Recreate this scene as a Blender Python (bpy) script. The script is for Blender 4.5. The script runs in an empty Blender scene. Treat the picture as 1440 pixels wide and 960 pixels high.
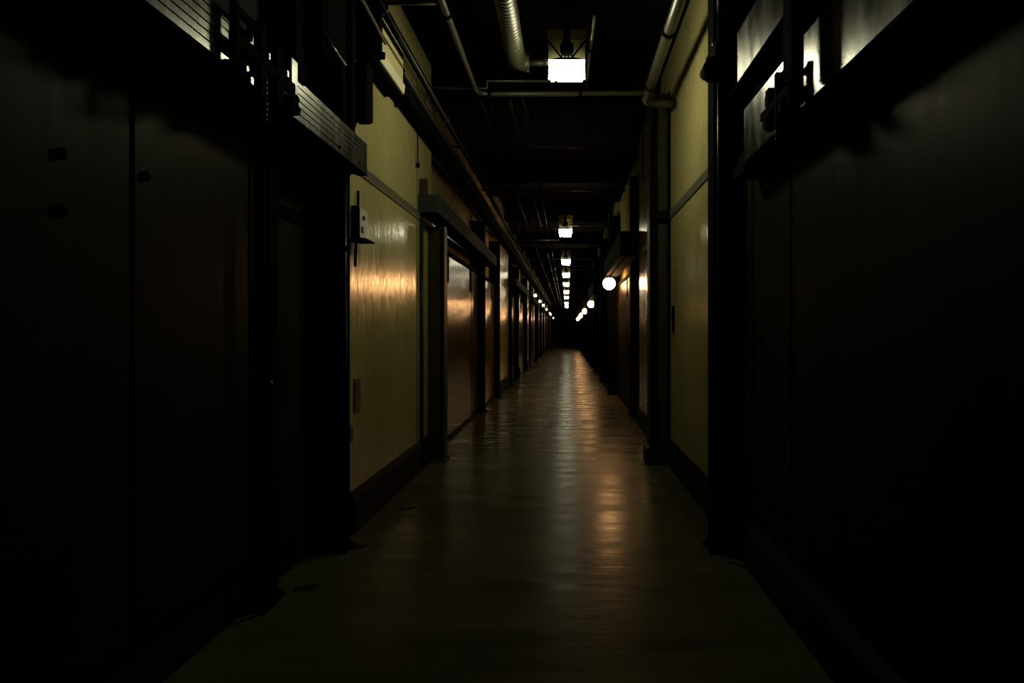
import bpy, bmesh, math, random
from mathutils import Vector, Matrix
random.seed(7)
PI = math.pi
SC = bpy.context.scene
C = SC.collection
EYE = 1.6
F = 960.0

# ------------------------------------------------------------------ materials
def mat(name, col, rough=0.5, metal=0.0, var=0.15, scale=(3, 3, 3), bump=0.0, bscale=(8, 8, 8),
        rvar=0.0, dirt=None, dscale=2.0, damt=0.5, spec=0.5, streak=None, fine=None):
    m = bpy.data.materials.new(name); m.use_nodes = True
    nt = m.node_tree; N = nt.nodes; L = nt.links
    b = N['Principled BSDF']
    b.inputs['Metallic'].default_value = metal
    b.inputs['Roughness'].default_value = rough
    b.inputs['Specular IOR Level'].default_value = spec
    tc = N.new('ShaderNodeTexCoord')
    def noise(sc, sv, det=4, r=0.55):
        mp = N.new('ShaderNodeMapping'); mp.inputs['Scale'].default_value = sv
        L.new(tc.outputs['Object'], mp.inputs['Vector'])
        n = N.new('ShaderNodeTexNoise'); n.inputs['Scale'].default_value = sc
        n.inputs['Detail'].default_value = det; n.inputs['Roughness'].default_value = r
        L.new(mp.outputs['Vector'], n.inputs['Vector'])
        return n.outputs['Fac']
    n1 = noise(1.0, scale)
    rp = N.new('ShaderNodeValToRGB')
    rp.color_ramp.elements[0].position = 0.25; rp.color_ramp.elements[1].position = 0.75
    rp.color_ramp.elements[0].color = (*[c * (1 - var) for c in col], 1)
    rp.color_ramp.elements[1].color = (*[min(1, c * (1 + var)) for c in col], 1)
    L.new(n1, rp.inputs['Fac'])
    out = rp.outputs['Color']
    if dirt:
        n2 = noise(dscale, (1, 1, 0.5), 6, 0.6)
        r2 = N.new('ShaderNodeValToRGB')
        r2.color_ramp.elements[0].position = 0.52; r2.color_ramp.elements[1].position = 0.72
        r2.color_ramp.elements[0].color = (0, 0, 0, 1); r2.color_ramp.elements[1].color = (damt, damt, damt, 1)
        L.new(n2, r2.inputs['Fac'])
        mx = N.new('ShaderNodeMix'); mx.data_type = 'RGBA'
        L.new(r2.outputs['Color'], mx.inputs['Factor']); L.new(out, mx.inputs['A'])
        mx.inputs['B'].default_value = (*dirt, 1)
        out = mx.outputs['Result']
    L.new(out, b.inputs['Base Color'])
    if rvar:
        n3 = noise(1.0, streak or scale, 5, 0.6)
        mr = N.new('ShaderNodeMapRange')
        mr.inputs['From Min'].default_value = 0.3; mr.inputs['From Max'].default_value = 0.7
        mr.inputs['To Min'].default_value = max(0.03, rough - rvar); mr.inputs['To Max'].default_value = min(1, rough + rvar)
        L.new(n3, mr.inputs['Value']); L.new(mr.outputs['Result'], b.inputs['Roughness'])
    if bump:
        n4 = noise(1.0, bscale, 3, 0.5)
        bp = N.new('ShaderNodeBump'); bp.inputs['Strength'].default_value = 1.0
        bp.inputs['Distance'].default_value = bump
        L.new(n4, bp.inputs['Height']); L.new(bp.outputs['Normal'], b.inputs['Normal'])
        if fine:
            n5 = noise(1.0, fine[1], 4, 0.6)
            b2 = N.new('ShaderNodeBump'); b2.inputs['Strength'].default_value = 1.0; b2.inputs['Distance'].default_value = fine[0]
            L.new(n5, b2.inputs['Height']); L.new(bp.outputs['Normal'], b2.inputs['Normal']); L.new(b2.outputs['Normal'], b.inputs['Normal'])
    return m

def emis(name, col, strength):
    m = bpy.data.materials.new(name); m.use_nodes = True
    b = m.node_tree.nodes['Principled BSDF']
    b.inputs['Base Color'].default_value = (.8, .8, .75, 1)
    b.inputs['Emission Color'].default_value = (*col, 1)
    b.inputs['Emission Strength'].default_value = strength
    return m

M = {}
M['wall'] = mat('cream_gloss_paint', (.40, .355, .155), .20, 0, .06, (1.2, 1.2, .6), .006, (6, 6, 2.0),
                .09, dirt=(.16, .13, .055), dscale=2.2, damt=.3, streak=(20, 20, 5), fine=(.0014, (30, 30, 11)))
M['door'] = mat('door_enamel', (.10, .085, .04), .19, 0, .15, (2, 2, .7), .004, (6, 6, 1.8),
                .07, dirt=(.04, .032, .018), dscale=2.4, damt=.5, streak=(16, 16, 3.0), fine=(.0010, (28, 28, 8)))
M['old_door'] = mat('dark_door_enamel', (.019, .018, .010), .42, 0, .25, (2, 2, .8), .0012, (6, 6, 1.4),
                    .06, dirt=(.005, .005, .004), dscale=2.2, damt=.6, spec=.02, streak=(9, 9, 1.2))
M['band'] = mat('grey_rail_paint', (.10, .105, .075), .4, 0, .15, (4, 4, 4), spec=.3)
M['floor'] = mat('worn_concrete', (.075, .075, .040), .28, 0, .28, (.8, 2.5, 1), .0022, (2.4, 11, 1),
                 .12, dirt=(.03, .028, .017), dscale=1.6, damt=.6, spec=.02, streak=(.9, 5.5, 1))
M['curb'] = mat('dark_concrete', (.012, .012, .008), .7, 0, .3, (5, 5, 5), .003, (20, 20, 20), spec=.15)
M['ceil'] = mat('soot_black_ceiling', (.003, .003, .0026), .9, 0, .3, spec=.05)
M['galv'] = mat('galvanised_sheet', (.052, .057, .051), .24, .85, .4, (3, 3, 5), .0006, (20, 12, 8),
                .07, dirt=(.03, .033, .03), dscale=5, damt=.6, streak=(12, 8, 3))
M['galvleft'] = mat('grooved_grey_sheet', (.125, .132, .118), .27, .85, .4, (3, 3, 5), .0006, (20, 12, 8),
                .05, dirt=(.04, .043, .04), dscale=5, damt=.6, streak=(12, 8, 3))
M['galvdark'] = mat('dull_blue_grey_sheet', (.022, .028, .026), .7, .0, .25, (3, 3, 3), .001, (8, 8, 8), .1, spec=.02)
M['black'] = mat('flat_black_steel', (.0035, .004, .004), .9, 0, .3, (6, 6, 6), .001, (20, 20, 20), spec=.01)
M['teal'] = mat('dark_teal_enamel', (.008, .02, .023), .3, 0, .2, (6, 6, 6), spec=.12)
M['col'] = mat('olive_black_steel', (.030, .029, .013), .5, .0, .3, (4, 4, 2), .001, (10, 10, 4), spec=.08)
M['pipe'] = mat('painted_pipe', (.032, .031, .018), .4, .0, .25, (9, 9, 9), .0006, (30, 30, 30), spec=.35)
M['darkpipe'] = mat('dark_painted_pipe', (.012, .012, .009), .4, .0, .25, (9, 9, 9), .0006, (30, 30, 30), spec=.3)
M['steel'] = mat('dull_zinc', (.10, .10, .08), .3, .8, .2, (12, 12, 12))
M['duct'] = mat('spiral_duct_steel', (.03, .029, .018), .45, .4, .2, (6, 6, 6), spec=.3)
M['panel'] = mat('cream_sheet_metal', (.60, .54, .28), .35, 0, .10, (3, 3, 1), .001, (6, 6, 2), .08,
                 dirt=(.2, .16, .08), dscale=5, damt=.3)
M['lip'] = mat('pale_metal_lip', (.85, .80, .60), .3, .1, .08, (4, 4, 4))
M['white'] = mat('white_enamel', (.50, .50, .44), .35, 0, .12, (6, 6, 6), dirt=(.2, .17, .1), dscale=14, damt=.5)
M['brown'] = mat('brown_board', (.03, .021, .012), .6, 0, .2, (6, 6, 6), spec=.2)
M['board'] = mat('pale_brown_board', (.24, .18, .09), .7, 0, .2, (6, 6, 6), spec=.1)
M['red'] = mat('faded_red_label', (.28, .035, .02), .45, 0, .2, (12, 12, 12))
M['refl'] = mat('lamp_reflector_enamel', (.72, .69, .40), .6, 0, .1, (9, 9, 9), dirt=(.3, .25, .1), dscale=16, damt=.4, spec=.2)
M['cap'] = mat('lamp_cap_green', (.10, .115, .06), .4, .3, .2, (9, 9, 9))
M['lamp'] = emis('lamp_glass_lit', (1.0, .95, .62), 92)
M['warm'] = emis('globe_glass_lit', (1.0, .50, .19), 85)
M['warm_far'] = emis('globe_glass_dimmer', (1.0, .52, .21), 36)
M['lamp_far'] = emis('lamp_glass_dimmer', (1.0, .95, .62), 23)
M['warm_small'] = emis('small_globe_lit', (1.0, .66, .32), 14)

# ------------------------------------------------------------------ mesh builder
class MB:
    def __init__(s): s.bm = bmesh.new()
    def box(s, x0, x1, y0, y1, z0, z1, rot=None):
        vs = [s.bm.verts.new((x, y, z)) for x in (x0, x1) for y in (y0, y1) for z in (z0, z1)]
        f = [(0, 1, 3, 2), (4, 6, 7, 5), (0, 4, 5, 1), (2, 3, 7, 6), (0, 2, 6, 4), (1, 5, 7, 3)]
        for q in f: s.bm.faces.new([vs[i] for i in q])
        if rot:
            c = Vector(((x0 + x1) / 2, (y0 + y1) / 2, (z0 + z1) / 2))
            bmesh.ops.rotate(s.bm, cent=c, matrix=rot, verts=vs)
        return s
    def tube(s, pts, r, n=14, cap=True, rf=None):
        pts = [Vector(p) for p in pts]; rings = []
        prev = None
        for i, p in enumerate(pts):
            a = pts[max(0, i - 1)]; b = pts[min(len(pts) - 1, i + 1)]
            d = (b - a).normalized()
            if prev is None:
                u = d.cross(Vector((0, 0, 1)))
                if u.length < .2: u = d.cross(Vector((1, 0, 0)))
                u.normalize()
            else:
                u = prev - d * prev.dot(d); u.normalize()
            prev = u; v = d.cross(u)
            rr = rf(i) if rf else r
            rings.append([s.bm.verts.new(p + (u * math.cos(2 * PI * k / n) + v * math.sin(2 * PI * k / n)) * rr) for k in range(n)])
        for A, B in zip(rings, rings[1:]):
            for k in range(n):
                f = s.bm.faces.new((A[k], A[(k + 1) % n], B[(k + 1) % n], B[k])); f.smooth = True
        if cap:
            s.bm.faces.new(rings[0][::-1]); s.bm.faces.new(rings[-1])
        return s
    def sphere(s, c, r, sc=(1, 1, 1), n=20):
        g = bmesh.ops.create_uvsphere(s.bm, u_segments=n, v_segments=n // 2, radius=r)
        for v in g['verts']: v.co = Vector((v.co.x * sc[0], v.co.y * sc[1], v.co.z * sc[2])) + Vector(c)
        for v in g['verts']:
            for f in v.link_faces: f.smooth = True
        return s
    def prism(s, poly, axis, a, b):
        """poly: 2-D points; extruded along axis from a to b."""
        def P(p, t):
            return {'x': (t, p[0], p[1]), 'y': (p[0], t, p[1]), 'z': (p[0], p[1], t)}[axis]
        A = [s.bm.verts.new(P(p, a)) for p in poly]; B = [s.bm.verts.new(P(p, b)) for p in poly]
        n = len(poly)
        for k in range(n): s.bm.faces.new((A[k], A[(k + 1) % n], B[(k + 1) % n], B[k]))
        s.bm.faces.new(A[::-1]); s.bm.faces.new(B)
        return s
    def frustum(s, w0, d0, z0, w1, d1, z1, c=(0, 0)):
        q = []
        for w, d, z in ((w0, d0, z0), (w1, d1, z1)):
            q.append([s.bm.verts.new((c[0] + sx * w / 2, c[1] + sy * d / 2, z)) for sx, sy in ((-1, -1), (1, -1), (1, 1), (-1, 1))])
        for k in range(4): s.bm.faces.new((q[0][k], q[0][(k + 1) % 4], q[1][(k + 1) % 4], q[1][k]))
        s.bm.faces.new(q[0][::-1]); s.bm.faces.new(q[1])
        return s
    def build(s, name, m, parent=None, bevel=0.0):
        bmesh.ops.recalc_face_normals(s.bm, faces=s.bm.faces)
        me = bpy.data.meshes.new(name); s.bm.to_mesh(me); s.bm.free()
        me.materials.append(m if not isinstance(m, str) else M[m])
        o = bpy.data.objects.new(name, me); C.objects.link(o)
        if parent: o.parent = parent
        if bevel:
            md = o.modifiers.new('bevel', 'BEVEL'); md.width = bevel; md.segments = 2; md.limit_method = 'ANGLE'
        return o

def bend(pts, r=.09, n=6):
    """round the corners of a polyline"""
    pts = [Vector(p) for p in pts]; out = [pts[0]]
    for a, b, c in zip(pts, pts[1:], pts[2:]):
        d1 = (a - b).normalized(); d2 = (c - b).normalized()
        rr = min(r, (a - b).length / 2, (c - b).length / 2)
        p0 = b + d1 * rr; p2 = b + d2 * rr
        for i in range(n + 1):
            t = i / n
            out.append(p0 * (1 - t) ** 2 + b * 2 * t * (1 - t) + p2 * t * t)
    out.append(pts[-1])
    return out

def tag(o, label, cat, group=None, kind=None):
    o['label'] = label; o['category'] = cat
    if group: o['group'] = group
    if kind: o['kind'] = kind
    return o
def thing(name, label, cat, loc=(0, 0, 0), rz=0, group=None):
    o = bpy.data.objects.new(name, None); C.objects.link(o); o.empty_display_size = .1
    o.location = loc; o.rotation_euler = (0, 0, rz)
    return tag(o, label, cat, group)
def struct(o, label=None, cat=None):
    o['kind'] = 'structure'
    if label: o['label'] = label
    if cat: o['category'] = cat
    return o
def dup(root, loc, label, rz=None, scale=None):
    r = root.copy(); C.objects.link(r); r.location = loc; r['label'] = label
    if rz is not None: r.rotation_euler = (0, 0, rz)
    if scale: r.scale = scale
    for ch in list(root.children):
        c = ch.copy(); C.objects.link(c); c.parent = r
        for g in list(ch.children):
            d = g.copy(); C.objects.link(d); d.parent = c
    return r
ORD = ['nearest', 'second nearest', 'third nearest', 'fourth nearest', 'fifth nearest', 'sixth nearest', 'seventh nearest',
       'eighth nearest', 'ninth nearest', 'tenth nearest', 'eleventh nearest', 'twelfth nearest', 'thirteenth nearest',
       'fourteenth nearest', 'fifteenth nearest', 'sixteenth nearest']

END = 74.0; TOP = 4.95
# ------------------------------------------------------------------ room shell
f = MB()
f.box(-2.3, -.036, -2.2, END + .2, -.2, 0); f.box(-.018, 1.6, -2.2, END + .2, -.2, 0); f.box(-.036, -.018, -2.2, END + .2, -.2, -.012)
fl = struct(f.build('floor', 'floor'), 'long grey concrete corridor floor with one joint running down its middle', 'floor')

c = MB(); c.box(-2.3, 1.6, -2.2, END + .2, TOP, TOP + .2)
struct(c.build('ceiling', 'ceil'), 'black ceiling lost in the dark above the pipes', 'ceiling')
for i in range(14):
    y = 9.1 + i * 4.8
    b = MB()
    b.prism([(y - .09, 4.6), (y + .09, 4.6), (y + .09, 4.62), (y + .012, 4.62), (y + .012, 4.9), (y + .09, 4.9), (y + .09, TOP),
             (y - .09, TOP), (y - .09, 4.9), (y - .012, 4.9), (y - .012, 4.62), (y - .09, 4.62)], 'x', -1.71, 1.25)
    struct(b.build('trim_%d' % (i + 1), 'ceil'), 'black steel ceiling joist across the corridor, %s to the camera' % ORD[i], 'joist')

# left wall: cream wall sections stand 15 cm in front of the door recesses
LW = -1.71; LR = -1.88
lsec = [(5.35, 8.62), (16.95, 20.0), (23.6, 24.8), (28.6, 31.0), (35.2, 36.4), (40.2, 42.6), (46.8, 48), (51.8, 54), (58, 59.5), (63.4, 65.5), (70, END)]
poly = [(-2.3, -2.2), (LR, -2.2)]
for a, b in lsec: poly += [(LR, a), (LW, a), (LW, b), (LR, b)] if b < END else [(LR, a), (LW, a), (LW, END + .2)]
poly += [(-2.3, END + .2)]
w = MB(); w.prism(poly, 'z', 0, TOP)
struct(w.build('wall_left', 'wall'), 'glossy cream painted wall left of the corridor', 'wall')
RW = 1.25; RR = 1.36
rsec = [(5.15, 11.75), (17.7, 18.9), (22.0, 24.2), (27.2, 28.6), (32, 34), (37, 38.4), (42, 44), (47, 48.5), (52, 54), (58, 60), (64, 66), (70, END)]
poly = [(1.6, -2.2), (RR, -2.2)]
for a, b in rsec: poly += [(RR, a), (RW, a), (RW, b), (RR, b)] if b < END else [(RR, a), (RW, a), (RW, END + .2)]
poly += [(1.6, END + .2)]
w = MB(); w.prism(poly, 'z', 0, TOP)
struct(w.build('wall_right', 'wall'), 'glossy cream painted wall right of the corridor', 'wall')
w = MB(); w.box(LW, RW, END, END + .2, 0, TOP)
struct(w.build('wall_end', 'curb'), 'black end wall far down the corridor', 'wall')
w = MB(); w.box(LR, RR, -2.2, -2.0, 0, TOP)
struct(w.build('wall_back', 'curb'))

# curbs along the wall feet
def curb_profile(s, xw, xf, h):
    return [(xw, 0), (xf, 0), (xf, h - .06), (xf - s * .0 + (xw - xf) * .5, h), (xw, h)]
cb = MB()
cb.prism(curb_profile(1, LR, -1.84, .31), 'y', -2, 3.88)
for a, b in lsec[:-1]: cb.prism(curb_profile(1, LW, LW + .035, .33), 'y', a + .03, b - .03)
struct(cb.build('baseboard_left', 'curb'), 'dark concrete curb at the foot of the left wall', 'curb')
cb = MB()
cb.prism(curb_profile(-1, 1.30, 1.215, .31), 'y', -2, 4.9)
cb.prism(curb_profile(-1, RW, 1.215, .31), 'y', 5.16, 8.16)
cb.prism(curb_profile(-1, RW, 1.215, .31), 'y', 8.54, 11.7)
for a, b in rsec[1:-1]: cb.prism(curb_profile(-1, RW, 1.215, .31), 'y', a + .03, b - .03)
struct(cb.build('baseboard_right', 'curb'), 'dark concrete curb at the foot of the right wall', 'curb')

# grey bumper rails on the cream walls
def band(n, x0, x1, y0, y1, z, label):
    o = MB().box(x0, x1, y0, y1, z, z + .09).build('trim_%d' % n, 'band', bevel=.004)
    struct(o, label, 'rail')
band(20, LW - .001, LW + .016, 5.36, 8.5, 2.89, 'grey flat rail across the bright cream left wall')
band(21, RW - .016, RW + .001, 5.16, 8.18, 2.95, 'grey flat rail across the cream right wall beside the black column')
band(22, RW - .016, RW + .001, 8.5, 11.7, 2.95, 'grey flat rail on the right wall beyond the olive column')
# vertical seams of the cream walls
for n, x, y in ((23, LW + .004, 7.78),):
    o = MB().box(x - .004, x + .004, y - .007, y + .007, .34, 4.6).build('trim_%d' % n, 'band')
    struct(o, ['thin vertical joint strip where the left wall turns dim', 'thin vertical joint strip in the brightest left wall', 'thin vertical joint strip in the bright right wall'][n - 23], 'joint strip')

# ------------------------------------------------------------------ columns
def make_column(label, group, side, x_wall, x_face, depth, h, m='black'):
    """steel H column; base at origin, flanges at the wall and at the corridor face. side=-1 left, +1 right"""
    w_ = abs(x_wall - x_face)
    r = thing('steel_column', label, 'column', (0, 0, 0), 0, group)
    s = -side
    t = .014
    b = MB(); d = depth / 2
    # I profile in plan (x = out of the wall, y = along the corridor), web along x
    p = [(0, -d), (t, -d), (t, -t / 2), (w_ - t, -t / 2), (w_ - t, -d), (w_, -d), (w_, d), (w_ - t, d), (w_ - t, t / 2), (t, t / 2), (t, d), (0, d)]
    b.prism([(s * q[0], q[1]) for q in p], 'z', .02, h)
    b.build('shaft', m, r)
    b = MB()
    xx = sorted((0, s * (w_ + .03))); b.box(xx[0], xx[1], -d - .04, d + .04, 0, .02); b.build('base_plate', m, r, .003)
    for yy in (-d - .02, d + .02):
        b = MB(); b.tube([(s * (w_ + .0), yy, .02), (s * w_, yy, .045)], .012, 6); b.build('bolt', 'steel', r)
    return r
gl = 'steel columns along the left wall'; gr = 'steel columns along the right wall'
c0 = make_column('black steel column between the two nearest dark doors on the left', gl, -1, LR, -1.74, .2, 4.55)
c0.location = (LR, 4.02, 0)
c1 = make_column('wide black steel column just before the brightly lit left wall', gl, -1, LR, -1.62, .14, 4.55)
c1.location = (LR, 5.03, 0)
c2 = make_column('olive steel column under the near end of the second left hood', gl, -1, LW, -1.505, .2, 2.9, 'col')
c2.location = (LW, 8.50, 0)
for k, y in enumerate([13.6, 16.6, 20.3, 23.3, 28.1, 31.5, 36.8, 39.8, 44.5, 49, 55, 62]):
    o = dup(c0, (LR, y, 0), 'black steel column along the left wall, %s after the olive column' % ORD[k], scale=(1.75, 1.4, .835))
r0 = make_column('black steel column beside the big near right door', gr, 1, 1.36, 1.06, .2, 4.55)
r0.location = (1.36, 5.03, 0)
r1 = make_column('olive steel column standing on a block against the right wall', gr, 1, RW, 1.0, .26, 4.5, 'col')
r1.location = (RW, 8.35, .0)
MB().box(-.042, -.0, -.145, -.131, .21, 4.4).build('edge_angle', 'black', r1)
MB().box(-.25, -.20, -.145, -.131, .21, 4.4).build('edge_angle', 'black', r1)
MB().box(-.255, -.0, -.160, -.146, 2.98, 3.05).build('clamp_band', 'black', r1)
blk = MB().box(.955, 1.215, 8.17, 8.53, .0, .2).build('column_plinth', 'curb', bevel=.01)
tag(blk, 'dark block at the foot of the olive column by the right wall', 'plinth')
for k, y in enumerate([13.0, 17.4, 21.7, 26.9, 31.7, 36.7, 41.6, 46.7, 51.7, 57.5, 63.5]):
    dup(r0, (RR, y, 0), 'black steel column along the right wall, %s after the olive column' % ORD[k], scale=(.52 if k == 0 else 1.0, 1.3, 1))

# ------------------------------------------------------------------ doors
DN = [0]
def door(label, side, xw, y0, y1, z0, z1, m, handle_y, proud=.06, frame=True, straps=True, seams=()):
    """leaf standing proud of the recess; handle, hanger straps, frame are parts"""
    s = -side; DN[0] += 1
    xf = xw + s * proud
    b = MB(); a_, c_ = sorted((xw, xf)); b.box(a_, c_, y0, y1, z0, z1)
    leaf = b.build('door_%d' % DN[0], m, None, .006)
    struct(leaf, label, 'door')
    for q in seams:
        a_, c_ = sorted((xf, xf + s * .004))
        MB().box(a_, c_, q - .012, q + .012, z0 + .01, z1 - .01).build('cover_strip', 'black', leaf)
    if frame:
        fr = MB()
        a_, c_ = sorted((xw, xf + s * .02))
        fr.box(a_, c_, y0 - .06, y0 - .002, z0, z1 + .06); fr.box(a_, c_, y1 + .002, y1 + .06, z0, z1 + .06)
        fr.box(a_, c_, y0 - .002, y1 + .002, z1 + .002, z1 + .06)
        fr.build('door_frame', 'black', leaf, .003)
    if straps:
        for q in (y0 + .25 * (y1 - y0), y0 + .78 * (y1 - y0)):
            st = MB(); a_, c_ = sorted((xf, xf + s * .012))
            st.box(a_, c_, q - .03, q + .03, z1 - .4, z1)
            for zz in (z1 - .33, z1 - .1): st.tube([(xf + s * .012, q, zz), (xf + s * .026, q, zz)], .013, 6)
            st.build('hanger_strap', 'black', leaf)
    if handle_y is not None:
        h = MB(); x1 = xf + s * .05; hz = 1.15
        h.tube(bend([(xf, handle_y, hz - .14), (x1, handle_y, hz - .14), (x1, handle_y, hz + .14), (xf, handle_y, hz + .14)], .03), .011, 8)
        ha = h.build('handle', 'steel' if m == 'x' else 'black', leaf)
        p = MB(); a_, c_ = sorted((xf, xf + s * .006)); p.box(a_, c_, handle_y - .035, handle_y + .035, hz - .19, hz + .19)
        p.build('handle_plate', 'black', ha)
    return leaf
# near left: big sliding door with a seam, then a narrow door
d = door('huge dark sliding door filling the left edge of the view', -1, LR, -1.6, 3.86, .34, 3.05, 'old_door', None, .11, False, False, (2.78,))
for yy, zz in ((2.38, 2.22), (2.38, 2.02), (2.86, 2.25)):
    MB().tube([(LR + .11, yy, zz), (LR + .125, yy, zz)], .022, 8).build('latch_knob', 'black', d)
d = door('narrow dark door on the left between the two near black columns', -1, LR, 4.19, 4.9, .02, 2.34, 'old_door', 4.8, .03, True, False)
pn = struct(MB().box(LR, LR + .03, 4.13, 4.94, 2.42, 2.85).build('trim_30', 'old_door', bevel=.004), 'dark panel above the narrow left door', 'panel')
# near right
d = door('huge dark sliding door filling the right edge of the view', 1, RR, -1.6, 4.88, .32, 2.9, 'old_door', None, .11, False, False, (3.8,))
p = MB(); p.tube(bend([(1.25, 4.40, 1.56), (1.2, 4.40, 1.56), (1.2, 4.40, 1.42), (1.25, 4.40, 1.42)], .02), .013, 8); p.build('handle', 'black', d)
MB().tube([(1.25, 4.55, .70), (1.215, 4.55, .70)], .03, 10).build('latch_knob', 'black', d)
# second left bay
door('glossy brown sliding door under the second left hood with warm reflections', -1, LR, 8.95, 13.35, .06, 2.72, 'door', 9.6, .13, True, True, (12.55,))
door('glossy brown door at the far end of the second left hood', -1, LR, 13.85, 16.4, .06, 2.72, 'door', 14.2, .13)
lb = [(20.5, 23.1), (24.95, 27.9), (31.8, 35.0), (36.95, 39.6), (42.9, 46.5), (48.3, 51.6), (54.3, 57.8), (59.8, 63.2), (65.8, 69.8)]
for k, (a, b) in enumerate(lb):
    door('far brown door in the left row, %s beyond the second left hood' % ORD[k], -1, LR, a, b, .05, 2.7, 'door', a + .4, .13)
rb = [(13.2, 17.2), (19.0, 21.5), (24.3, 26.7), (28.8, 31.4), (34.2, 36.4), (38.7, 41.3), (44.2, 46.4), (48.8, 51.4), (54.3, 57.2), (60.3, 63.2), (66.2, 69.8)]
for k, (a, b) in enumerate(rb):
    door('far brown door in the right row, %s beyond the olive column' % ORD[k], 1, RR, a, b, .05, 2.7, 'old_door' if k == 0 else 'door', a + .4, .10)

# ------------------------------------------------------------------ hoods over the sliding doors
def make_hood(name, label, side, xw, xf, y0, y1, z0, z1, grooves, m='galv', group=None, cat='door hood'):
    s = -side
    r = thing(name, label, cat, (xw, y0, z0), 0, group)
    w_ = abs(xw - xf); L_ = y1 - y0; H = z1 - z0
    t = .006; g = []
    if grooves:
        pts = [(w_, 0)]
        for k in range(1, grooves):
            z = H * k / grooves; pts += [(w_, z - .004), (w_ - .005, z), (w_, z + .004)]
        pts += [(w_, H), (w_ - .012, H), (w_ - .012, 0)]
    else:
        pts = [(w_, 0), (w_, H), (w_ - .012, H), (w_ - .012, 0)]
    MB().prism([(s * x, z) for x, z in pts], 'y', 0, L_).build('front_sheet', m, r)
    a_, c_ = sorted((0, s * (w_ - .013)))
    MB().box(a_, c_, 0, L_, H - .012, H).build('top_sheet', m, r)
    e = MB(); e.box(a_, c_, L_ - .01, L_, 0, H - .013); e.build('end_cap', m, r)
    e = MB(); e.box(a_, c_, 0, .01, 0, H - .013); e.build('end_cap', m, r)
    # bottom lip and track
    a2, c2 = sorted((s * (w_ - .07), s * (w_ + .004)))
    MB().box(a2, c2, 0, L_, -.012, -.001).build('bottom_lip', 'black', r, .002)
    a3, c3 = sorted((s * .03, s * (w_ * .6)))
    tr = MB(); tr.box(a3, c3, .02, L_ - .02, -.02, .06); tr.build('track_rail', 'black', r, .003)
    # bolts along the front
    n = max(2, int(L_ / 1.1))
    for i in range(n):
        y = (i + .5) * L_ / n
        MB().tube([(s * w_, y, .035), (s * (w_ + .012), y, .035)], .011, 6).build('bolt', 'black', r)
    return r
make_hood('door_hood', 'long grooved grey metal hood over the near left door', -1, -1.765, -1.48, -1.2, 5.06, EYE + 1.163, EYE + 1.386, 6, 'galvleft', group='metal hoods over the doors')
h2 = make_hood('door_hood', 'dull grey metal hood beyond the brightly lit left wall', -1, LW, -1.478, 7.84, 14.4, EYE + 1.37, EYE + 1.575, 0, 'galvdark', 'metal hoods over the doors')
for k, y in enumerate((20.2, 31.2, 42.8, 54.2)):
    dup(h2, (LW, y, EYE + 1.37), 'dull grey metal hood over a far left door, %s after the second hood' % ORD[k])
make_hood('door_hood', 'brushed grey metal hood over the near right door', 1, 1.36, 1.09, -1.2, 4.2, EYE + 1.04, EYE + 1.36, 0, group='metal hoods over the doors')
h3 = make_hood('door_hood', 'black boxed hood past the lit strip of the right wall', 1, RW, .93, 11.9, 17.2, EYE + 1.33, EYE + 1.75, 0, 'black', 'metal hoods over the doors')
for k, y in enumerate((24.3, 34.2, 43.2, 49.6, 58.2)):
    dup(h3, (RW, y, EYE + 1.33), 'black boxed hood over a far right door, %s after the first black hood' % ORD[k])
# dark backing leg at the far tip of the right hood
tag(MB().prism([(4.215, 2.60), (4.50, 2.60), (4.50, 2.66), (4.3, 2.72), (4.215, 2.72)], 'x', 1.1, 1.245).build('track_bracket', 'black'), 'black bracket at the far tip of the near right hood', 'bracket')

# upper beam on the right with lit cladding
rt = thing('upper_hood', 'upper grey metal hood high above the near right door', 'door hood', (1.36, -1.2, EYE + 1.525))
MB().box(-.315, -.303, 0, 5.38, 0, .30).build('front_sheet', 'galv', rt)
MB().box(-.302, 0, 0, 5.38, -.001, .03).build('bottom_sheet', 'black', rt)
MB().box(-.302, 0, 5.37, 5.38, .031, .28).build('end_cap', 'galvdark', rt)
MB().box(-.302, 0, 0, 5.38, .288, .30).build('top_sheet', 'galv', rt)
MB().box(-.315, -.24, 0, 5.66, -.012, -.002).build('angle_iron', 'black', rt, .003)
# sheet cladding above left hood
tag(MB().box(-1.62, -1.60, -1.5, 3.86, 3.0, 4.5).build('cladding_sheet', 'galvdark', bevel=.003), 'brushed grey sheet above the near left hood', 'metal sheet')
tag(MB().box(-1.62, -1.605, 3.98, 4.1, 2.99, 4.5).build('cladding_sheet', 'galvdark', bevel=.003), 'narrow lit metal strip between black posts above the left hood', 'metal sheet')

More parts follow.
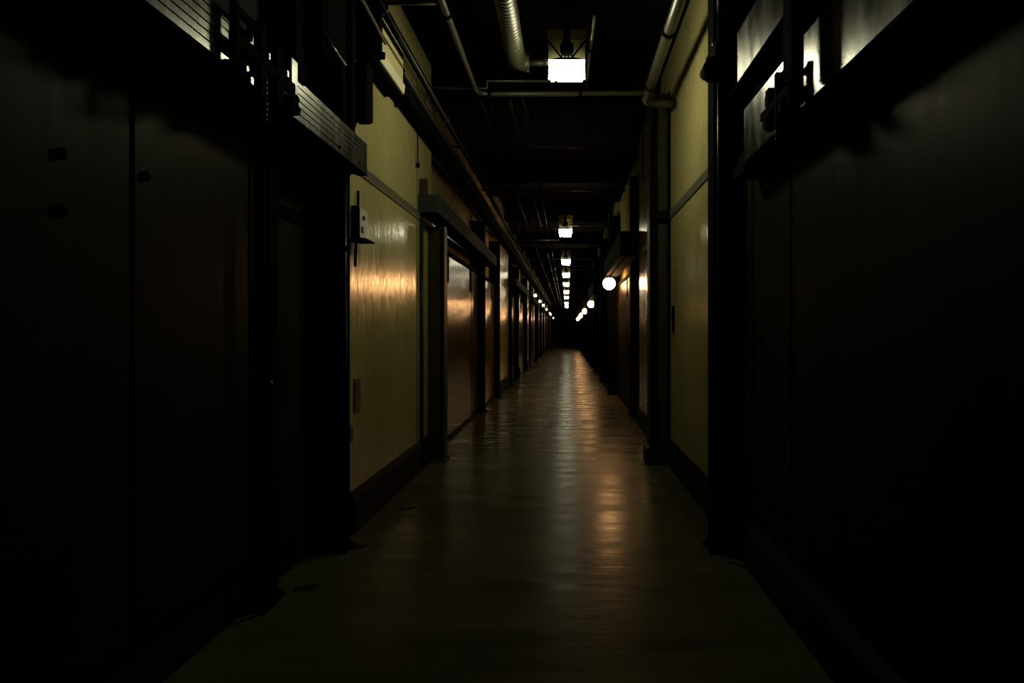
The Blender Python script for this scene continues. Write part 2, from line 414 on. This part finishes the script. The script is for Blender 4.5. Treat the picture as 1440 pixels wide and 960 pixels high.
# ------------------------------------------------------------------ operator hardware, upper left
def op_frame(label, x, y, z, group):
    r = thing('door_operator', label, 'door mechanism', (x, y, z), 0, group)
    MB().box(-.015, .015, -.02, .02, -.10, .18).build('upright', 'black', r, .003)
    MB().box(-.02, .02, .22, .27, -.17, .20).build('upright', 'black', r, .003)
    MB().box(-.018, .018, -.02, .62, -.01, .045).build('cross_bar', 'black', r, .003)
    MB().box(-.015, .015, 0, .25, .14, .17).build('cross_bar', 'black', r, .003)
    for yy in (.08, .42):
        wv = MB().tube([(-.038, yy, -.08), (.0, yy, -.08)], .04, 18).build('wheel', 'black', r)
        MB().tube([(.0, yy, -.08), (.02, yy, -.08)], .012, 8).build('axle', 'steel', wv)
    MB().box(-.02, .02, .40, .48, -.12, .16).build('side_plate', 'black', r, .004)
    ch = MB()
    for i in range(9):
        z0 = -.02 - i * .026
        ch.tube([(0, .31 + (.006 if i % 2 else -.006), z0), (0, .31 + (-.006 if i % 2 else .006), z0 - .024)], .006, 6)
    ch.build('chain', 'steel', r)
    for yy in (.14, .52):
        MB().tube([(0, yy, .07), (0, yy, .13)], .014, 8).build('bolt', 'black', r)
    return r
op1 = op_frame('black trolley mechanism silhouetted against the left grooved hood', -1.44, 2.96, EYE + 1.25, 'trolleys on the hoods')
# right mechanism
op2 = dup(op1, (1.045, 3.18, EYE + 1.12), 'black trolley mechanism in front of the near right hood', scale=(1, .72, .75))

def motor(name, label, x0, x1, y0, y1, z0, z1, extra=True, grp=None):
    r = thing(name, label, 'motor box', ((x0 + x1) / 2, (y0 + y1) / 2, z0), 0, grp)
    w_ = (x1 - x0) / 2; d_ = (y1 - y0) / 2; h = z1 - z0
    MB().box(-w_, w_, -d_, d_, .03, h).build('housing', 'black', r, .012)
    MB().frustum(w_ * 1.4, d_ * 1.2, 0, w_ * 2, d_ * 2, .029).build('bottom_cover', 'black', r)
    if extra:
        xf = w_ if x0 < 0 else -w_
        a_, c_ = sorted((xf, xf * 1.06))
        MB().box(a_, c_, -d_ * .7, d_ * .7, h * .2, h * .8).build('cover_plate', 'black', r, .003)
        MB().tube([(0, 0, h), (0, 0, h + .12)], .016, 8).build('conduit_stub', 'pipe', r)
    return r
motor('operator_motor', 'big black motor cabinet above the far end of the left hood', -1.72, -1.49, 3.99 + .18, 4.55, 3.34, 4.02)
motor('relay_box', 'small black box hanging beside the bright left wall', -1.70, -1.58, 5.40, 5.58, 3.28, 3.74, False)
motor('operator_motor', 'tall black motor box in front of the near right hood', .985, 1.040, 2.98, 3.12, 2.72, 3.9)
t = thing('drum_motor', 'dark upright drum beside the black right column near the top edge', 'motor', (1.12, 4.75, 3.80))
MB().tube([(0, 0, .02), (0, 0, .0), (0, 0, .04), (0, 0, .75)], .08, 20, rf=lambda i: (.05, .06, .08, .08)[i]).build('drum', 'black', t)
MB().box(-.02, .12, -.03, .03, .3, .42).build('bracket', 'black', t)
MB().tube([(-.07, -.04, .0), (-.07, -.04, .8)], .01, 8).build('conduit', 'pipe', t)
t = thing('pulley_bracket', 'dark horizontal bracket reaching out from the right column', 'bracket', (1.25, 4.55, 3.32))
MB().box(-.29, .10, -.14, .17, 0, .17).build('beam', 'black', t, .006)
MB().tube([(-.30, -.1, .03), (-.30, .1, .03)], .045, 14).build('pulley', 'black', t)
MB().tube([(-.27, 0, .17), (-.27, 0, .23)], .012, 8).build('bolt', 'steel', t)
# posts on the left hood
def post(label, x, y, w_, z0, z1, m='black', cat='post'):
    r = thing('channel_post', label, cat, (x, y, z0))
    h = z1 - z0
    MB().prism([(-w_ / 2, -w_ / 2), (w_ / 2, -w_ / 2), (w_ / 2, w_ / 2), (w_ / 2 - .01, w_ / 2), (w_ / 2 - .01, -w_ / 2 + .01), (-w_ / 2 + .01, -w_ / 2 + .01), (-w_ / 2 + .01, w_ / 2), (-w_ / 2, w_ / 2)], 'z', 0, h).build('channel', m, r)
    MB().box(-w_ / 2 - .02, w_ / 2 + .02, -w_ / 2 - .02, w_ / 2 + .02, -.01, -.0005).build('foot_plate', m, r)
    return r
HT = EYE + 1.386 + .011
post('black channel post above the left hood, nearest the camera', -1.535, 3.78, .11, HT, 4.08)
post('black channel post standing on the far end of the left hood', -1.58, 4.96, .065, HT, 4.1)
post('slim black post beside the motor cabinet over the left hood', -1.55, 4.68, .05, HT, 4.1)
# hanging pulley in front of hood (far part)
t = thing('hanging_pulley', 'round black pulley hanging on the far half of the left hood', 'pulley', (-1.45, 3.62, EYE + 1.20))
MB().tube([(-.025, 0, 0), (.02, 0, 0)], .055, 22).build('wheel', 'black', t)
MB().tube([(.02, 0, 0), (.035, 0, 0)], .015, 10).build('axle', 'steel', t)
MB().box(-.008, .008, -.04, .04, .03, .24).build('hanger_plate', 'galv', t, .003)
# crank rod and cross pipes seen between the posts
def pipe(name, label, pts, r, m='pipe', cat='pipe', group=None, br=.09, clamps=(), par=None, hang=()):
    o = MB().tube(bend(pts, br), r, 12).build(name, m)
    tag(o, label, cat, group)
    for p, ax in clamps:
        cl = MB(); p = Vector(p); d = Vector(ax) * .018
        cl.tube([p - d, p + d], r * 1.35, 12); cl.build('clamp', 'black' if m != 'black' else 'pipe', o)
    for p in hang: MB().tube([p, (p[0], p[1], TOP)], .006, 6).build('hanger_rod', 'darkpipe', o)
    return o
pipe('sloping_rod', 'thin pale rod across the black boxes over the left hood', [(-1.478, 4.18, 3.40), (-1.478, 4.55, 3.38)], .012, 'steel', 'rod')
pipe('conduit_pipe', 'thin dark pipe rising past the black cabinet to the left lamp shelf', [(-1.46, 3.4, 4.08), (-1.46, 5.5, 3.92)], .014, 'pipe')

# ------------------------------------------------------------------ cream sheet box on the left wall
t = thing('light_trough', 'cream sheet metal trough box with bright lower lip high on the left wall', 'wall trough', (LW, 5.60, EYE + 2.20))
MB().prism([(0, .44), (.175, .42), (.175, .105), (.0, .105)], 'y', .0, .80).build('body', 'panel', t, .004)
MB().prism([(0, .10), (.195, .103), (.185, .02), (.17, .02)], 'y', .0, .80).build('lower_lip', 'lip', t)
MB().prism([(0.002, -.0), (.15, .0), (.165, .018), (0.002, .095)], 'y', -.16, .80).build('underside', 'black', t)
MB().box(.0, .20, -.075, -.003, .06, .50).build('end_board', 'black', t, .004)
MB().tube([(.21, -.04, .07), (.21, -.04, .02)], .022, 10).build('end_knob', 'black', t)
MB().tube([(.176, .55, .37), (.186, .75, .37)], .008, 8).build('edge_clip', 'brown', t)

# ------------------------------------------------------------------ pipes
pg = 'overhead pipes along the left wall'
pipe('overhead_pipe', 'black pipe running along the top of the left wall past the cream trough', [(-1.455, 3.0, 4.155), (-1.455, 70, 4.155)], .035, 'black', 'pipe', pg,
     clamps=[((-1.455, y, 4.155), (0, 1, 0)) for y in (5.4, 8.2, 12, 17, 23)])
pipe('overhead_pipe', 'slim glossy pipe below the black pipe on the left wall', [(-1.39, 3.2, 4.05), (-1.39, 70, 4.06)], .014, 'pipe', 'pipe', pg, hang=[(-1.39, q, 4.06) for q in (9.4, 14, 20, 28)])
t = thing('cable_tray', 'long pale edged cable tray along the left wall beyond the trough', 'cable tray', (LW + .006, 6.45, 3.86))
MB().box(.0, .16, 0, 63, 0, .012).build('tray_floor', 'black', t)
MB().box(.148, .160, 0, 63, .0125, .16).build('tray_side', 'black', t)
MB().tube([(.15, 0, .20), (.15, 63, .20)], .028, 12).build('top_tube', 'pipe', t)
for k in range(10):
    y = .3 + k * 1.9
    MB().box(.0, .15, y, y + .03, -.03, -.001).build('tray_bracket', 'black', t)
pipe('overhead_pipe', 'painted pipe on the left ceiling that turns across the corridor behind the first lamp',
     [(-.985, .5, 4.2), (-.985, 4.0, 4.2), (-.975, 7.45, 4.19), (.96, 7.45, 4.2)], .026, 'pipe', 'pipe', 'pipes under the ceiling', .14,
     clamps=[((-.98, 5.6, 4.195), (0, 1, 0)), ((0.15, 7.45, 4.196), (1, 0, 0)), ((-.84, 7.45, 4.19), (1, 0, 0))])
pipe('cross_conduit', 'thin cross conduit with a step above the elbow of the painted pipe',
     [(-1.46, 7.36, 4.22), (-.86, 7.36, 4.22), (-.86, 7.36, 4.30), (-.16, 7.36, 4.30)], .012, 'pipe', 'conduit', None, .02)
pipe('drop_rod', 'thin drop rod from the cross conduit down to the left cable tray', [(-1.46, 7.36, 4.22), (-1.55, 7.4, 4.08)], .010, 'pipe', 'rod', None)
pipe('overhead_pipe', 'short pale pipe end at the top edge left of the painted pipe', [(-1.5, 5.42, 4.21), (-1.02, 5.42, 4.21)], .02, 'pipe', 'pipe', 'pipes under the ceiling')
pipe('overhead_pipe', 'thick pipe under the ceiling that turns into the right wall',
     [(.885, .5, 4.2), (.885, 7.75, 4.2), (1.235, 7.8, 4.2)], .052, 'pipe', 'pipe', 'pipes under the ceiling', .2,
     clamps=[((.885, 5.9, 4.2), (0, 1, 0)), ((.885, 7.2, 4.2), (0, 1, 0))])
# spiral duct
n = 520; pts = [(-.485, 1.5 + 5.0 * i / n, 4.22) for i in range(n)]
pts += [(-.485 + .12 * (1 - math.cos(a)), 6.5 + .16 * math.sin(a), 4.22) for a in [i * PI / 2 / 24 for i in range(25)]]
o = MB().tube(pts, .083, 20, rf=lambda i: .083 + .006 * (1 if (i % 6) < 2 else 0)).build('spiral_duct', 'duct')
tag(o, 'ribbed spiral duct under the ceiling left of the first lamp', 'duct')
for y in (2.2, 4.2, 6.2): MB().box(-.5, -.47, y, y + .02, 4.30, TOP).build('hanger_strap', 'black', o)
pipe('overhead_pipe', 'pale pipe from the duct elbow across to the first ceiling lamp', [(-.36, 6.66, 4.22), (-.19, 6.66, 4.22)], .03, 'duct', 'pipe', 'pipes under the ceiling')
pipe('overhead_pipe', 'thin pipe rising just right of the first ceiling lamp', [(.235, 5.7, 4.25), (.215, 6.6, 4.24), (.21, 7.38, 4.24)], .015, 'pipe', 'pipe', 'pipes under the ceiling', clamps=[((.219, 6.4, 4.24), (0, 1, 0))])
for k, (x, z) in enumerate(((-.64, 4.2), (-.50, 4.26), (-1.0, 4.3))):
    pipe('ceiling_conduit', ['thin conduit running down the dark ceiling, middle of three', 'thin conduit down the dark ceiling, nearest the lamp row', 'thin conduit down the dark ceiling, nearest the left wall'][k],
         [(x, 7.7, z), (x, 70, z)], .016, 'darkpipe', 'conduit', 'ceiling conduits', hang=[(x, q, z) for q in (9, 14, 20, 28, 38, 50)])
crs = [(9.7, -1.6, .9, 4.22), (15.9, -.9, -.1, 4.0), (16.2, .05, 1.1, 4.12), (17.2, -1.3, -.18, 3.9), (18.6, -.6, .2, 3.95), (21.5, .05, .8, 4.05), (25.2, -.5, .9, 4.0), (32, -.6, .8, 3.95), (40, -.9, .9, 4.0), (12.8, -1.6, 1.1, 4.25)]
crs.sort()
for k, (y, x0, x1, z) in enumerate(crs):
    pipe('cross_pipe', 'thin pipe crossing under the dark ceiling beyond the painted elbow, %s' % ORD[k], [(x0, y, z), (x1, y, z)], .017, 'darkpipe', 'pipe', 'pipes crossing the ceiling', hang=((x0 + .1, y, z), (x1 - .1, y, z)))
# wall conduits
pipe('wall_conduit', 'dark teal vertical pipe beside the black right column', [(1.075, 4.80, .2), (1.075, 4.80, 4.6)], .017, 'teal', 'pipe', clamps=[((1.075, 4.8, 2.3), (0, 0, 1))])
pipe('wall_conduit', 'thin vertical pipe at the near end of the second left hood', [(LW + .03, 7.92, .05), (LW + .03, 7.92, 2.94)], .018, 'teal', 'pipe')
pipe('wall_conduit', 'black vertical conduit between narrow left door and lit wall', [(-1.605, 4.93, .05), (-1.605, 4.93, 2.7)], .016, 'teal', 'pipe', clamps=[((-1.605, 4.93, 1.0), (0, 0, 1)), ((-1.605, 4.93, 2.2), (0, 0, 1))])
pipe('wall_conduit', 'thin black conduit running up the nearest left column', [(-1.70, 3.90, .05), (-1.70, 3.90, 2.7)], .014, 'black', 'pipe', clamps=[((-1.70, 3.90, 1.3), (0, 0, 1))])
# pull cords
t = thing('pull_cord', 'hanging black pull cord with toggle on the right wall', 'pull cord', (1.2, 10.8, 4.05))
MB().tube([(0, 0, 0), (0, 0, .93)], .009, 6).build('cord', 'black', t); MB().box(-.06, .03, -.02, .02, -.05, -.001).build('toggle', 'brown', t)
t = thing('pull_cord', 'hanging thin pull cord with toggle on the left wall', 'pull cord', (-1.68, 7.7, 3.50))
MB().tube([(0, 0, 0), (0, 0, .45)], .006, 6).build('cord', 'black', t); MB().box(-.015, .02, -.015, .015, -.05, -.001).build('toggle', 'black', t)
# brown board above hood 2
tag(MB().box(-1.70, -1.615, 7.9, 7.97, 3.19, 3.37).build('junction_box', 'brown', bevel=.005), 'brown box standing on the near end of the second left hood', 'junction box')

# switch box near the bright wall
t = thing('switch_box', 'pale switch box with red mark on the near edge of the bright left wall', 'switch box', (LW, 5.48, EYE + .74))
MB().box(.0, .055, -.07, .16, 0, .26).build('back_box', 'black', t, .004)
MB().box(.0555, .067, -.055, .15, .012, .25).build('cover', 'white', t, .004)
MB().tube([(.067, .03, .175), (.083, .03, .175)], .018, 12).build('red_button', 'red', t)
MB().box(.067, .071, -.02, .03, .05, .10).build('dark_label', 'col', t)
MB().box(.0, .12, -.09, .17, -.015, -.001).build('shelf', 'black', t)
MB().tube([(.02, .05, .26), (.02, .05, .40)], .011, 8).build('conduit', 'black', t)
MB().tube(bend([(.02, .0, -.015), (.02, -.02, -.12), (.03, -.06, -.22)], .05), .012, 8).build('cable', 'black', t)
t = thing('safety_sign', 'small red and dark sign low on the bright left wall', 'sign', (LW, 5.47, .95))
MB().box(.0, .012, 0, .16, 0, .27).build('plate', 'band', t, .002)
MB().box(.012, .016, .015, .10, .17, .25).build('red_panel', 'red', t); MB().box(.012, .016, .03, .14, .07, .10).build('red_stripe', 'red', t)
t = thing('door_catch', 'small black catch on the cream wall right of the olive column', 'catch', (RW, 7.95, 1.60))
MB().box(-.02, 0, -.05, .05, 0, .30).build('plate', 'black', t, .003); MB().tube([(-.02, 0, .2), (-.05, 0, .2), (-.055, 0, .05)], .01, 8).build('lever', 'black', t)
t = thing('cable_box', 'black outlet box low on the wall by the right column', 'outlet box', (RW, 5.28, .56))
MB().box(-.05, 0, -.05, .05, 0, .11).build('box', 'black', t, .004); MB().box(-.056, -.051, -.04, .04, .01, .10).build('cover', 'col', t)
t = thing('outlet_box', 'pale little outlet low on the black column left of the lit wall', 'outlet box', (-1.618, 5.03, .78))
MB().box(0, .03, -.04, .04, 0, .12).build('box', 'col', t, .004); MB().box(.031, .036, -.03, .03, .01, .11).build('cover', 'band', t)
# floor debris
for k, (x, y) in enumerate(((-1.62, 5.0), (-1.50, 6.1), (-1.68, 4.2))):
    s = MB(); a = random.random()
    s.prism([(x, y), (x + .09, y + .03), (x + .13, y + .10), (x + .05, y + .12), (x - .02, y + .06)], 'z', .0, .006)
    tag(s.build('paper_scrap', 'curb'), ['flat dark scrap on the floor at the foot of the wide left column', 'flat dark scrap on the floor below the bright left wall', 'flat dark scrap on the floor at the narrow left door'][k], 'scrap', 'scraps on the floor')

# ------------------------------------------------------------------ ceiling lamps
def make_lamp():
    r = thing('ceiling_lamp', 'square white ceiling lamp with braces and backing plate, nearest and largest', 'ceiling lamp', (0, 0, 0), 0, 'square lamps down the ceiling')
    g = MB().frustum(.265, .18, 0.004, .315, .22, .19).build('glass', 'lamp', r, .006)
    MB().frustum(.275, .20, -.008, .285, .205, .003).build('bottom_tray', 'black', r)
    MB().frustum(.325, .23, .192, .16, .12, .235).build('cap', 'cap', r)
    gd = MB(); gd.tube([(0, -.094, -.004), (0, -.120, .19)], .003, 6)
    gd.build('wire_guard', 'cap', r)
    MB().box(-.11, -.08, -.102, -.088, -.014, .012).build('catch', 'brown', r)
    hb = MB(); hb.tube([(0, -.02, .28), (0, -.02, .30), (0, -.02, .36), (0, -.02, .40)], .05, 16, rf=lambda i: (.05, .062, .062, .03)[i])
    hb.build('hub', 'black', r)
    for k, (sx, sy) in enumerate(((-.045, 0), (-.016, 0), (.018, 0), (.045, 0))):
        MB().tube([(sx, -.02, .235), (sx, -.02, .285)], .006, 6).build('hub_leg', 'black', r)
    MB().tube([(0, -.02, .40), (0, -.02, 1.04)], .03, 12).build('stem', 'black', r)
    for s in (-1, 1):
        MB().tube([(s * .165, .138, .46), (s * .05, -.03, .25)], .009, 8).build('brace', 'black', r)
    MB().box(-.168, .168, .145, .151, .115, .48).build('reflector_plate', 'refl', r, .002)
    MB().box(-.178, .178, .135, .151, .485, .57).build('mounting_board', 'board', r, .002)
    MB().tube([(.168, .148, .36), (.205, .148, .36)], .012, 8).build('side_nipple', 'pipe', r)
    MB().tube([(-.17, .13, .24), (-.20, .10, .29)], .007, 6).build('side_clip', 'steel', r)
    return r
lamp = make_lamp()
lamp.location = (0, 6.10, 3.79)
lz = [(16.7, 3.90), (24.0, 3.92), (29.6, 3.92), (35.3, 3.92), (42.0, 3.92), (49, 3.92), (59, 3.92), (67, 3.92)]
for k, (y, z) in enumerate(lz):
    o = dup(lamp, (-.03 + .002 * k, y, z), 'square white ceiling lamp far down the corridor, %s after the large one' % ORD[k])
    g = [q for q in o.children if q.name.startswith('glass')][0]
    g.material_slots[0].link = 'OBJECT'; g.material_slots[0].material = M['lamp_far']   # emission set below the first lamp's to weaken reflections on wall and floor

# ------------------------------------------------------------------ warm globe lamps on the right
def make_globe():
    r = thing('globe_lamp', 'glowing orange white globe on the right, nearest and largest', 'wall lamp', (0, 0, 0), 0, 'warm globes along the right wall')
    MB().sphere((0, 0, 0), .145, (1, 1, 1), 24).build('globe', 'warm', r)
    MB().tube([(0, 0, .130), (.0, 0, .16)], .06, 14).build('collar', 'black', r)
    MB().tube([(0, 0, .16), (0, 0, .18)], .016, 8).build('stem', 'darkpipe', r)
    MB().box(-.05, .05, -.06, .06, .178, .184).build('mounting_plate', 'black', r)
    return r
gl_ = make_globe(); gl_.location = (1.0, 16.1, EYE + 1.13)
for k, (y, s) in enumerate(((28.2, 1), (38, 1), (47, 1.0), (53, 1.0), (62, 1))):
    o = dup(gl_, (1.0, y, EYE + 1.13), 'glowing warm globe far down the right side, %s after the largest' % ORD[k])
    g = [q for q in o.children if q.name.startswith('globe')][0]
    g.material_slots[0].link = 'OBJECT'; g.material_slots[0].material = M['warm_far']
# small lamps on the left
def make_small():
    r = thing('bulkhead_lamp', 'small warm lamp far down the left side, nearest of its row', 'wall lamp', (0, 0, 0), 0, 'small warm lamps along the left wall')
    MB().sphere((0, 0, 0), .055, (1, 1, 1.1), 16).build('bulb', 'warm_small', r)
    MB().tube([(-.02, 0, .05), (-.03, 0, .11)], .04, 12).build('collar', 'black', r)
    MB().tube(bend([(-.03, 0, .11), (-.1, 0, .2), (-.45, 0, .24)], .05), .014, 8).build('arm', 'pipe', r)
    return r
sm = make_small(); sm.location = (-1.22, 26.5, EYE + 1.40)
for k, (x, y, z) in enumerate(((-1.24, 31.5, 1.40), (-1.24, 36, 1.38), (-1.24, 42, 1.36), (-1.24, 50.2, 1.34), (-1.24, 53, 1.32), (-1.24, 63, 1.25))):
    dup(sm, (x, y, EYE + z), 'small warm lamp far down the left side, %s after the first' % ORD[k])

# ------------------------------------------------------------------ camera, world, view
cam = bpy.data.cameras.new('camera'); co = bpy.data.objects.new('camera', cam); C.objects.link(co)
cam.sensor_width = 36; cam.lens = 24; cam.clip_end = 300; cam.clip_start = .05
co.location = (0, 0, EYE); co.rotation_euler = (PI / 2, 0, 0)
cam.shift_x = -(797 - 720) / 1440; cam.shift_y = -(480 - 466) / 1440
SC.camera = co
w = bpy.data.worlds.new('world'); SC.world = w; w.use_nodes = True
w.node_tree.nodes['Background'].inputs[0].default_value = (0.0, 0.0, 0.0, 1)
w.node_tree.nodes['Background'].inputs[1].default_value = 0
SC.view_settings.view_transform = 'Standard'; SC.view_settings.look = 'None'
SC.view_settings.gamma = 1; SC.view_settings.use_curve_mapping = False
SC.view_settings.exposure = 0.0
try:
    SC.cycles.use_denoising = True; SC.cycles.denoiser = 'OPENIMAGEDENOISE'
    SC.cycles.use_light_tree = True
    SC.cycles.sample_clamp_indirect = 6
    SC.cycles.max_bounces = 6
except Exception: pass
